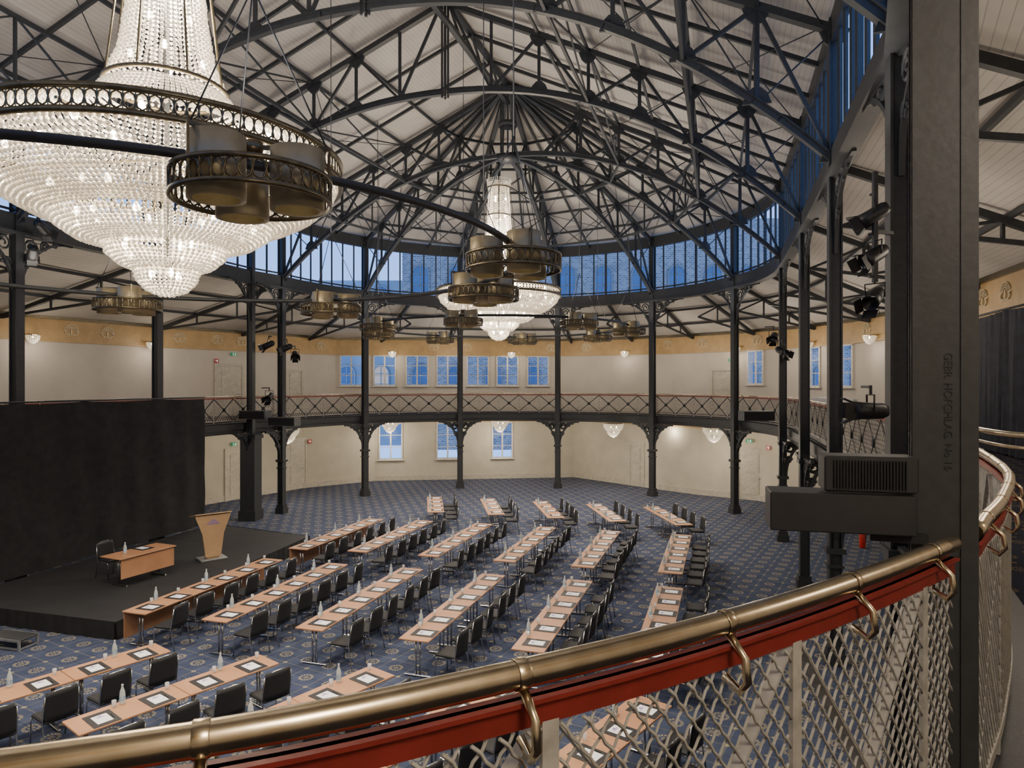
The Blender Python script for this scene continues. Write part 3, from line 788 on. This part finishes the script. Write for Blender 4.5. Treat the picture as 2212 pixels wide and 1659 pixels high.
def row(P,d,L,num,mod=False,lab='cherry wood conference table on chrome legs set with desk pads'):
    d=V(d).normalized(); r=V((d.y,-d.x)); rz=-math.atan2(d.x,d.y); P=V(P)
    for i in range(num):
        c=P+d*(L*(i+.5))+r*.3
        kit('conference_table',lab,'table',TAB[(L,mod)],(c.x,c.y,0),rz,'seminar tables on the blue carpet')
        for s in(-1,1):
            off=s*L*.25
            q=c+d*off+r*(.3+.27+random.uniform(0,.05))
            kit('conference_chair','black upholstered conference chair with chrome legs','chair',CHAIR,(q.x,q.y,0),rz+random.uniform(-.1,.1),'black chairs behind the seminar tables')
            q=c+d*off+r*.06
            kit('writing_pad','black desk pad with white printed sheet and pen','writing pad',PAD,(q.x,q.y,.75),rz+random.uniform(-.03,.03),'desk pads on the seminar tables')
            q=c+d*(off+.25)-r*(.16+random.uniform(0,.03))
            thing('drinking_glass','small clear water tumbler on the table','glass',(q.x,q.y,.75),0,'tumblers on the seminar tables',GLm)
        q=c+d*(.0+random.uniform(-.04,.04))-r*.2
        kit('water_bottle','small glass mineral water bottle with silver cap','bottle',BOT,(q.x,q.y,.75),0,'water bottles on the seminar tables')
u=(.3,.954)
for i,(x,y) in enumerate(((-7.99,13.97),(-6.15,13.5),(-4.15,13.04),(-2.08,12.49),(-.02,12.0),(1.98,11.45))): row((x,y),u,1.5,3,i==0)
for i,(x,y) in enumerate(((-6.34,19.35),(-4.6,19.05),(-2.57,18.55),(-.5,18.0),(1.5,17.45),(3.6,16.89))): row((x,y),u,1.5,3,i==0)
for(x,y) in((-3.06,24.75),(-.85,24.3),(1.25,23.7),(3.3,23.1),(5.4,22.5)): row((x,y),(-.13,.99),1.7,2)
v=(.62,.785)
for(x,y) in((-6.41,12.27),(-4.35,11.76),(-2.34,11.28),(-.25,10.85),(1.85,10.25)):
    dd=V(v).normalized(); row((x-dd.x*3,y-dd.y*3),v,1.5,2)
# ------------------------------------------------------------ stage
SP=[V((-8.36,14.4)),V((-6.7,22.5)),V((-10.7,24.5)),V((-13.25,15.8))]
m=MB(); pts=[(p.x,p.y,z) for z in(0,.38) for p in SP]
m.add(pts,[(3,2,1,0),(4,5,6,7)]+[(i,(i+1)%4,4+(i+1)%4,4+i) for i in range(4)])
e=thing('stage_platform','low black carpeted stage platform with draped skirt','stage',(-8.36,14.4,0)); part('platform_body',m,STAGEM,e)
m=MB()
pts=[SP[3],SP[0],SP[1],SP[2]]
for a,b in zip(pts[:-1],pts[1:]):
    L=(b-a).length; t=(b-a)/L; nn=V((t.y,-t.x)); k=int(L/.08)
    vs=[]
    for i in range(k+1):
        p=a+t*L*i/k+nn*(.03+.012*sin(i*1.9)+.01*sin(i*.7)); vs+=[(p.x,p.y,.0),(p.x,p.y,.385)]
    m.add(vs,[(2*i,2*i+2,2*i+3,2*i+1) for i in range(k)],True)
part('stage_skirt',m,VELV,e)
for f in(.25,.5,.75):
    a=SP[0].lerp(SP[1],f);b=SP[3].lerp(SP[2],f); m=MB().beam((a.x,a.y,.381),(b.x,b.y,.381),.02,.004); part('deck_joint',m,GREYB,e)
def drape(name,label,a,b,z0,z1,amp,freq,mt,cat='curtain',wr=0.):
    a=V(a);b=V(b);L=(b-a).length;t=(b-a)/L;nn=V((-t.y,t.x));K=int(L*20);R=24;vs=[]
    for j in range(R+1):
        z=z0+(z1-z0)*j/R; fz=j/R
        for i in range(K+1):
            s=L*i/K
            o=amp*(sin(s*freq+1.6*sin(s*.9+.7)+.5*sin(fz*3))*(.5+.5*sin(s*.7+1))+.5*sin(s*freq*2.3+1+fz*2))*(1.15-.6*fz)
            if wr: o+=wr*(sin(s*2.1+fz*7)*sin(fz*5+s*.8)+.5*sin(s*5.3-fz*9)*sin(fz*11+s))
            p=a+t*s+nn*o
            vs.append((p.x,p.y,z-(.05*abs(sin(s*1.1)) if j==R else 0)))
    fs=[(j*(K+1)+i,j*(K+1)+i+1,(j+1)*(K+1)+i+1,(j+1)*(K+1)+i) for j in range(R) for i in range(K)]
    m=MB().add(vs,fs,True); 
    e=thing(name,label,cat,(a.x,a.y,z0)); part('curtain_cloth',m,mt,e); 
    m=MB().tube([(a.x,a.y,z1+.02),(b.x,b.y,z1+.02)],.025,8); part('curtain_rail',m,STEEL,e)
drape('stage_backdrop','black fabric backdrop curtain behind the stage',(-13.1,16.9),(-10.95,24.3),.385,4.9,.05,2.6,VELV,wr=.028)
drape('gallery_curtain','charcoal pleated floor-length curtain on the gallery wall',(9.9,12.0),(12.2,20.2),3.88,7.0,.08,18,CURT)
e=thing('lectern','light beech speaker lectern with angled top and violet emblem','lectern',(-8.62,19.6,.38),rad(-50)); e.scale=(1.1,1.22,1.0)
def lp(nm,m,mt): put(nm,m.mesh(nm),mt,e)
def slab(m,poly,x0,x1):
    k=len(poly); m.add([(x0,y,z) for y,z in poly]+[(x1,y,z) for y,z in poly],[tuple(range(k))[::-1],tuple(range(k,2*k))]+[(i,(i+1)%k,k+(i+1)%k,k+i) for i in range(k)])
m=MB(); slab(m,[(-.17,.1),(.17,.1),(.24,.75),(.40,1.28),(-.40,1.28),(-.24,.75)],.10,.14); lp('front_panel',m,LWOOD)
m=MB(); slab(m,[(-.13,.04),(.13,.04),(.17,.7),(.26,1.15),(-.26,1.15),(-.17,.7)],-.1,.10); lp('body',m,LWOOD)
m=MB(); m.box((-.08,0,1.27),(.55,.82,.03),M=Matrix.Rotation(rad(-14),3,'Y')); lp('reading_desk',m,LWOOD)
m=MB(); rbox(m,(0,0,.025),(.5,.6,.05),.01); lp('base_plate',m,ALU)
m=MB()
for i in range(4): w=.03+.025*i; m.add([(.142,-w,1.16-i*.025),(.142,w,1.16-i*.025),(.142,w,1.145-i*.025),(.142,-w,1.145-i*.025)],[(0,1,2,3)])
m.add([(.142,-.14,1.05),(.142,.14,1.05),(.142,.14,1.02),(.142,-.14,1.02)],[(0,1,2,3)]); lp('violet_emblem',m,PURP)
m=MB().tube([(-.1,.2,1.3),(-.12,.2,1.5),(-.16,.18,1.58)],.008,6); lp('microphone',m,PLAS)
kit('speaker_table','cherry wood speaker table with front panel on the stage','table',
    [('table_top',M_(rbox(MB(),(0,0,.735),(.75,1.6,.03),.006),'st',WOOD)),('modesty_panel',M_(MB().box((.33,0,.47),(.02,1.5,.46)),'sm',WOOD))]+[(p[0],p[1]) for p in table_parts(1.5)[1:]],(-9.55,17.5,.38),rad(-24))
kit('writing_pad','black desk pad with white printed sheet and pen','writing pad',PAD,(-9.6,17.75,1.13),rad(156),'desk pads on the seminar tables')
kit('water_bottle','small glass mineral water bottle with silver cap','bottle',BOT,(-9.75,17.2,1.13),0,'water bottles on the seminar tables')
kit('speaker_chair','silver tubular chair behind the speaker table','chair',chair_parts(CHROME,PLAS),(-10.45,17.8,.38),rad(156))
e=thing('stage_step','low aluminium framed portable step beside the stage','step',(-10.35,14.1,0),rad(-15))
m=MB();rbox(m,(0,0,.2),(.95,.42,.04),.008);put('tread',m.mesh('t'),GREYB,e)
m=MB()
for s in(-1,1):
    for y in(-.2,.2): m.beam((s*.46,y,0),(s*.46,y,.2),.04,.04)
    m.beam((s*.46,-.2,.03),(s*.46,.2,.03),.03,.03)
m.beam((-.48,-.22,.2),(.48,-.22,.2),.02,.045);m.beam((-.48,.22,.2),(.48,.22,.2),.02,.045);m.beam((-.46,-.2,.03),(.46,-.2,.03),.03,.03)
put('frame',m.mesh('f'),ALU,e)
# ------------------------------------------------------------ cabinets & spotlights
def cabinet(c,rz,w,h,d,vent=True,rib=.02):
    e=thing('loudspeaker_box','dark grey box with ribbed grille mounted beside the column','loudspeaker',c,rz)
    put('cabinet',rbox(MB(),(0,0,0),(w,d,h),.006).mesh('c'),GREYB,e)
    if vent:
        m=MB(); k=int((w-.04)/rib)
        for i in range(k): m.box((-w/2+.03+i*(w-.06)/k,-d/2-.004,0),(rib*.35,.008,h*.78))
        put('grille',m.mesh('g'),PLAS,e)
    return e
e=thing('column_console','wide dark grey equipment console cantilevered from the column','console',(1.115,2.34,4.968),rad(-14))
put('console_body',rbox(MB(),(0,0,0),(.45,.15,.13),.004).mesh('c'),GREYB,e)
put('support_arm',MB().beam((.1,0,-.08),(.27,-.02,-.08),.04,.03).mesh('a'),STEEL,e)
cabinet((1.20,2.31,5.10),-.25,.285,.12,.12,True,.010)
for c,r,w in(((-10.0,26.6,4.2),-.2,1.1),((-8.8,26.4,3.95),-.2,1.1),((8.45,23.6,4.3),.1,1.1)): 
    cabinet((c[0],c[1],c[2]),r,w,.33,.5)
def spotl(c,yaw,pitch,s=1,arm=(.3,0,0)):
    e=thing('stage_spotlight','black stage spotlight on a yoke clamped to the column','spotlight',c,yaw,group='stage spotlights on the columns')
    R=Matrix.Rotation(rad(pitch),3,'X')
    b=MB().lathe([(.0,-.2*s),(.07*s,-.2*s),(.1*s,-.14*s),(.11*s,.1*s),(.12*s,.2*s),(.115*s,.2*s),(.1*s,.1*s),(0,.09*s)],16,axis='Y'); b.v=[tuple(R@V(v)) for v in b.v]; put('lamp_housing',b.mesh('h'),PLAS,e)
    for a in range(4):
        m=MB(); M=Matrix.Rotation(a*pi/2,3,'Y'); m.box(R@(M@V((0,.27*s,.13*s))),(.2*s,.14*s,.006),M=R@M@Matrix.Rotation(rad(25),3,'X'))
        put('barn_door',m.mesh('b'),PLAS,e)
    m=MB().tube([(-.13*s,0,0),(-.14*s,0,.2*s),(.14*s,0,.2*s),(.13*s,0,0)],.012*s,6); m.beam((0,0,.2*s),(0,0,.32*s),.03*s); m.beam((0,0,.3*s),(arm[0],arm[1],.3*s+arm[2]),.035*s); put('yoke',m.mesh('y'),PLAS,e)
for z,yw in((7.4,60),(6.92,100),(6.42,130)): spotl((4.28,8.05,z),rad(yw),-30,.82,(.05,.05,.0))
m=MB();m.beam((4.28,8.05,6.6),(4.28,8.05,7.9),.05);m.beam((4.28,8.05,7.2),(4.54,8.15,7.2),.04);thing('lamp_boom','vertical steel pipe holding spotlights beside the column','boom',(0,0,0),mb=m,mat=STEEL)
spotl((4.28,8.15,5.08),rad(80),0,.95)
for c,yw in(((-9.3,28.2,6.9),120),((-8.9,28.0,6.6),200),((-9.9,27.8,7.0),90),((-12.6,18.3,9.6),0),((-12.7,18.1,8.9),40),((-13.3,25,8.3),30),((8.9,23.2,7.0),150),((9.0,22.8,6.5),200),((-9.6,27.0,4.9),180)):
    spotl(c,rad(yw),-25,1.15)
# ------------------------------------------------------------ frieze ornaments, sconces
orn=MB()
def arcbar(m,cx,cz,r,a0,a1,w=.035):
    K=8;prev=None
    for i in range(K+1):
        a=rad(a0+(a1-a0)*i/K);p=V((cx+r*cos(a),0,cz+r*sin(a)))
        if prev: m.beam(prev,p,w,.03,up=(0,1,0))
        prev=p
for r in(.14,.22,.30): arcbar(orn,0,.05,r,10,170)
for s in(-1,1):
    arcbar(orn,s*.2,-.08,.09,90,-200*s+90 if s>0 else 290); orn.box((s*.13,0,-.2),(.16,.03,.04)); orn.box((s*.3,0,.02),(.14,.03,.035))
orn.box((0,0,-.05),(.05,.03,.34))
orn.xf(Matrix.Diagonal((.85,1,.72,1)))
ORN=M_(orn,'frieze_ornament',RELIEF)
def onwall(P,px,z,inn): 
    i,s=wall_at(P,px);a,b,t,nn,L=seg(P,i);p=a+t*s+nn*inn;return (p.x,p.y,z),math.atan2(t.y,t.x),nn
for px in(150,228,385,466,520,690,937,1008,1190,1268,1445,1520,1640,1880,2135,2185):
    l,rz,_=onwall(GW,px,7.47,.12); thing('frieze_ornament','pale gilded palmette relief on the ochre frieze','ornament',l,rz,'gilded ornaments along the frieze',ORN)
CM=mix_transparent(mat('sconce_crystal',(.7,.66,.58),rough=.1,emit=(1,.84,.6),es=.35),.15)
sc=beadrev([(.22,0),(.2,-.14),(.12,-.26),(.03,-.32)],18,.055,.026); SCm=M_(sc,'crystal_cup',CM)
bk=MB(); bk.lathe([(.24,-.02),(.26,-.02),(.26,.03),(.24,.03),(.24,-.02)],20); bk.beam((0,.0,.0),(0,.2,.05),.04); BKm=M_(bk,'sconce_frame',BRASS)
BM2=M_(MB().lathe([(.001,-.05),(.03,-.03),(.035,0),(.02,.04),(.001,.06)],8),'bulb_small',SBULB)
for px in(58,316,848,1103,1355,1600,1760,1900):
    l,rz,nn=onwall(GW,px,7.22,.36); e=kit('wall_sconce','small lit crystal wall lamp with brass rim on the frieze','wall lamp',[('crystal_cup',SCm),('brass_rim',BKm),('bulb',BM2,(0,0,-.08))],l,rz,'crystal wall lamps along the frieze')
    light('sconce_light','POINT',(0,-.45,-.4),30,par=e,size=.3)
cc=beadrev([(.48,0),(.46,-.16),(.36,-.30)],34,.062,.03); cc2=beadrev([(.34,-.22),(.30,-.42),(.18,-.56),(.03,-.64)],22,.062,.03); 
C1m=M_(cc,'upper_tier',CM);C2m=M_(cc2,'lower_tier',CM); C3=MB().lathe([(0,.04),(.46,.04),(.50,0),(.48,-.01)],24);C3m=M_(C3,'mount',BRASS)
for(px,Y) in((622,30.5),(842,37.0),(1080,37.6),(1325,34.0),(1542,31.0)):
    x=(px-1106)/1475*Y; e=kit('ceiling_crystal_lamp','small lit crystal bowl lamp under the gallery','ceiling lamp',[('crystal_tier',C1m),('crystal_tier',C2m),('brass_mount',C3m),('bulb',BM2,(.15,0,-.15)),('bulb',BM2,(-.12,.1,-.15)),('bulb',BM2,(0,-.1,-.4))],(x,Y,3.4),0,'crystal bowl lamps under the gallery')
    light('bowl_light','POINT',(0,0,-.9),120,par=e,size=.35)
# ------------------------------------------------------------ doors
def door(P,px,z0,w,h,k):
    i,s=wall_at(P,px);a,b,t,nn,L=seg(P,i);c=a+t*s
    rz=math.atan2(t.y,t.x); m=MB(); m.box((0,-.02,h/2),(w,.05,h)); 
    for zz,hh in((h*.3,h*.38),(h*.74,h*.36)):
        m.box((0,-.055,zz),(w*.62,.02,hh))
    o=put('door_%d'%k,m.mesh('door'),WHITE,None,(c.x,c.y,z0),(0,0,rz),kind='structure')
    f=MB(); f.box((-w/2-.06,-.04,h/2),(.12,.1,h)); f.box((w/2+.06,-.04,h/2),(.12,.1,h)); f.box((0,-.04,h+.06),(w+.24,.1,.12)); put('door_frame',f.mesh('f'),WHITE,o,kind='structure')
    put('door_handle',MB().tube([(w*.4,-.05,1.05),(w*.4,-.1,1.05),(w*.28,-.1,1.05)],.012,6).mesh('h'),ALU,o,kind='structure')
door(LW,508,0,1.0,2.3,1); door(LW,638,0,1.2,2.5,2); door(LW,1624,0,1.1,2.3,3); door(LW,1376,0,.8,2.2,4)
door(GW,494,3.87,1.3,2.4,5); door(GW,634,3.87,.9,2.2,6); door(GW,1568,3.87,1.4,2.2,7)
for px,P,z in((1620,LW,2.75),(1583,GW,6.6),(502,GW,6.85),(502,LW,2.6)):
    l,rz,_=onwall(P,px,z,.12); e=thing('exit_sign','small illuminated green emergency exit sign above a door','exit sign',l,rz,'emergency exit signs')
    put('sign_panel',MB().box((0,0,0),(.30,.05,.15)).mesh('p'),GREEN,e)
    m=MB(); m.box((.07,-.028,0),(.06,.006,.12)); m.box((-.05,-.028,.045),(.03,.006,.03)); m.beam((-.05,-.028,.03),(-.03,-.028,-.02),.02,.006,up=(0,1,0)); m.beam((-.03,-.028,-.02),(-.07,-.028,-.06),.015,.006,up=(0,1,0)); m.beam((-.03,-.028,-.02),(.0,-.028,-.06),.015,.006,up=(0,1,0)); m.beam((-.08,-.028,.01),(-.01,-.028,.01),.012,.006,up=(0,1,0))
    put('running_figure',m.mesh('r'),SIGNW,e)
for px,P,z in((668,LW,2.4),(466,GW,6.5),(1662,LW,2.5)):
    l,rz,_=onwall(P,px,z,.07); e=thing('fire_sign','small square red fire equipment sign on the wall','sign',l,rz,'fire safety signs')
    put('sign_plate',MB().box((0,0,0),(.2,.02,.2)).mesh('p'),REDP,e)
    put('flame_mark',MB().box((.03,-.012,0),(.05,.006,.11)).box((-.04,-.012,.02),(.04,.006,.06)).mesh('p'),SIGNW,e)
e=thing('fire_extinguisher','red fire extinguisher with black hose standing on carpet','fire extinguisher',((1863-1106)/1475*22.5,22.5,0))
put('cylinder',MB().lathe([(.001,.0),(.09,.005),(.095,.03),(.095,.45),(.06,.53),(.03,.55),(.001,.55)],16).mesh('c'),REDP,e)
put('valve',MB().lathe([(.03,.54),(.03,.6),(.001,.6)],10).box((.03,0,.62),(.14,.03,.02)).mesh('c'),PLAS,e)
put('hose',MB().tube([(.03,0,.58),(.1,0,.55),(.12,0,.4),(.11,0,.15)],.012,6).mesh('c'),PLAS,e)
for(x,y) in((9.9,20.5),(10.2,22.3)):
    m=MB(); K=36
    vs=[];R_=[(.001,1.1,0),(.40,1.1,0),(.405,1.06,.01),(.36,.6,.03),(.42,.02,.06)]
    for(r,z,am) in R_:
        for k in range(K): a=2*pi*k/K; rr=r+am*sin(a*9); vs.append((rr*cos(a),rr*sin(a),z))
    m.add(vs,[(i*K+k,i*K+(k+1)%K,(i+1)*K+(k+1)%K,(i+1)*K+k) for i in range(4) for k in range(K)],True)
    e=thing('bar_table','round standing table draped in a white cloth','table',(x,y,3.86),group='cloth-covered bar tables on the gallery'); put('table_cloth',m.mesh('cloth'),LINEN,e); put('table_top',MB().lathe([(0,1.07),(.39,1.07),(.39,1.095),(0,1.095)],24).mesh('t'),WOOD,e)
e=thing('stair_guard_rail','curved brass rails on slim posts beside the stairs','railing',(5.1,7.6,3.86))
pp=cat([V((5.0,7.4)),V((4.75,6.5)),V((5.0,6.0)),V((5.8,6.0)),V((7.0,6.6)),V((8.0,7.4))],False,.15)
part('handrail',MB().tube([(p.x,p.y,4.92) for p in pp],.028,10),BRASS,e); part('middle_rail',MB().tube([(p.x,p.y,4.80) for p in pp],.018,8),BRASS,e)
for k in(0,len(pp)//4,len(pp)//2,len(pp)-1): part('post',MB().tube([(pp[k].x,pp[k].y,3.87),(pp[k].x,pp[k].y,4.92)],.018,8),STEEL,e)
# ------------------------------------------------------------ exterior
def building(x0,x1,y,z1,mt,label,zs,warm,sm):
    e=thing('neighbouring_building',label,'building',((x0+x1)/2,y,0)); W=x1-x0
    put('facade',MB().box((0,5,z1/2),(W,10,z1)).mesh('f'),mt,e)
    wm=mat('far_window_pane',(.06,.12,.25),(.02,.05,.11),scale=.3,rough=.3,emit=(.2,.42,1),es=.14); wl=mat('far_window_warm',(.5,.4,.3),emit=(1,.75,.45),es=.35)
    w=MB(); pts=[(-.7,0)]+[(.7,0)]+[(.7*cos(a*pi/8),2.1+.7*sin(a*pi/8)) for a in range(9)]
    w.add([(a,0,b) for a,b in pts],[tuple(range(len(pts)))]); g1=M_(w,'pane',wm); w2=MB();w2.add([(a,0,b) for a,b in pts],[tuple(range(len(pts)))]); g2=M_(w2,'pane2',wl)
    fr=MB()
    for i in range(len(pts)): a,b=pts[i],pts[(i+1)%len(pts)]; fr.beam((a[0],-.05,a[1]),(b[0],-.05,b[1]),.1,.1,up=(0,1,0))
    fr.beam((0,-.05,0),(0,-.05,2.8),.07);fr.beam((-.7,-.05,1.2),(.7,-.05,1.2),.07);fr.beam((-.7,-.05,2.1),(.7,-.05,2.1),.07); fm=M_(fr,'surround',sm)
    k=int(W/3)
    for z in zs:
        for i in range(k):
            X=-W/2+3*(i+.5); put('arched_window',g2 if warm and random.random()<warm else g1,None,e,(X,-.06,z)); put('window_surround',fm,None,e,(X,-.06,z))
building(-9,38,56,19,BRICK,'dark brick building with arched windows at dusk',(4.2,8.2,12.3),.04,SURR)
building(-46,-9.5,60,14.5,CONC,'pale rendered building with arched windows at dusk',(4.2,8.2,11.2),.15,CONC)
wd=bpy.data.worlds.new('dusk'); S.world=wd; wd.use_nodes=True; bg=wd.node_tree.nodes['Background']
tc=wd.node_tree.nodes.new('ShaderNodeTexCoord');sp=wd.node_tree.nodes.new('ShaderNodeSeparateXYZ');cr=wd.node_tree.nodes.new('ShaderNodeValToRGB')
wd.node_tree.links.new(tc.outputs['Generated'],sp.inputs[0]);wd.node_tree.links.new(sp.outputs[2],cr.inputs[0]);wd.node_tree.links.new(cr.outputs[0],bg.inputs[0])
cr.color_ramp.elements[0].color=(.22,.42,.92,1);cr.color_ramp.elements[1].color=(.09,.21,.62,1)
bg.inputs[1].default_value=2.7
# ------------------------------------------------------------ uplights, wall wash & camera-side fill
for(p,h) in TR:
    d=(h-p).normalized(); q=p+d*.5
    light('column_uplight','SPOT',(q.x,q.y,8.5),110,(1,.91,.80),size=.6,angle=150,rot=(pi,0,0),blend=1)
    q=p-d*1.6; light('gallery_wash_fill','POINT',(q.x,q.y,6.9),112,(1,.86,.69),size=.5)
    q=p-d*1.8; light('under_gallery_light','POINT',(q.x,q.y,3.0),62,(1,.88,.70),size=.4)
light('gallery_wash_fill','POINT',(1.2,-1.2,7.4),210,(1,.89,.76),size=.5)  # unseen fill added behind the camera to brighten the near railing
light('gallery_wash_fill','POINT',(5.8,2.5,7.2),70,(1,.89,.76),size=.5)
# ------------------------------------------------------------ camera
cam=bpy.data.cameras.new('camera'); cam.lens=24; cam.sensor_width=36; cam.clip_start=.05; cam.clip_end=300
co=bpy.data.objects.new('camera',cam); COL.objects.link(co); co.location=(0,0,5.4); co.rotation_euler=(pi/2,0,0); S.camera=co
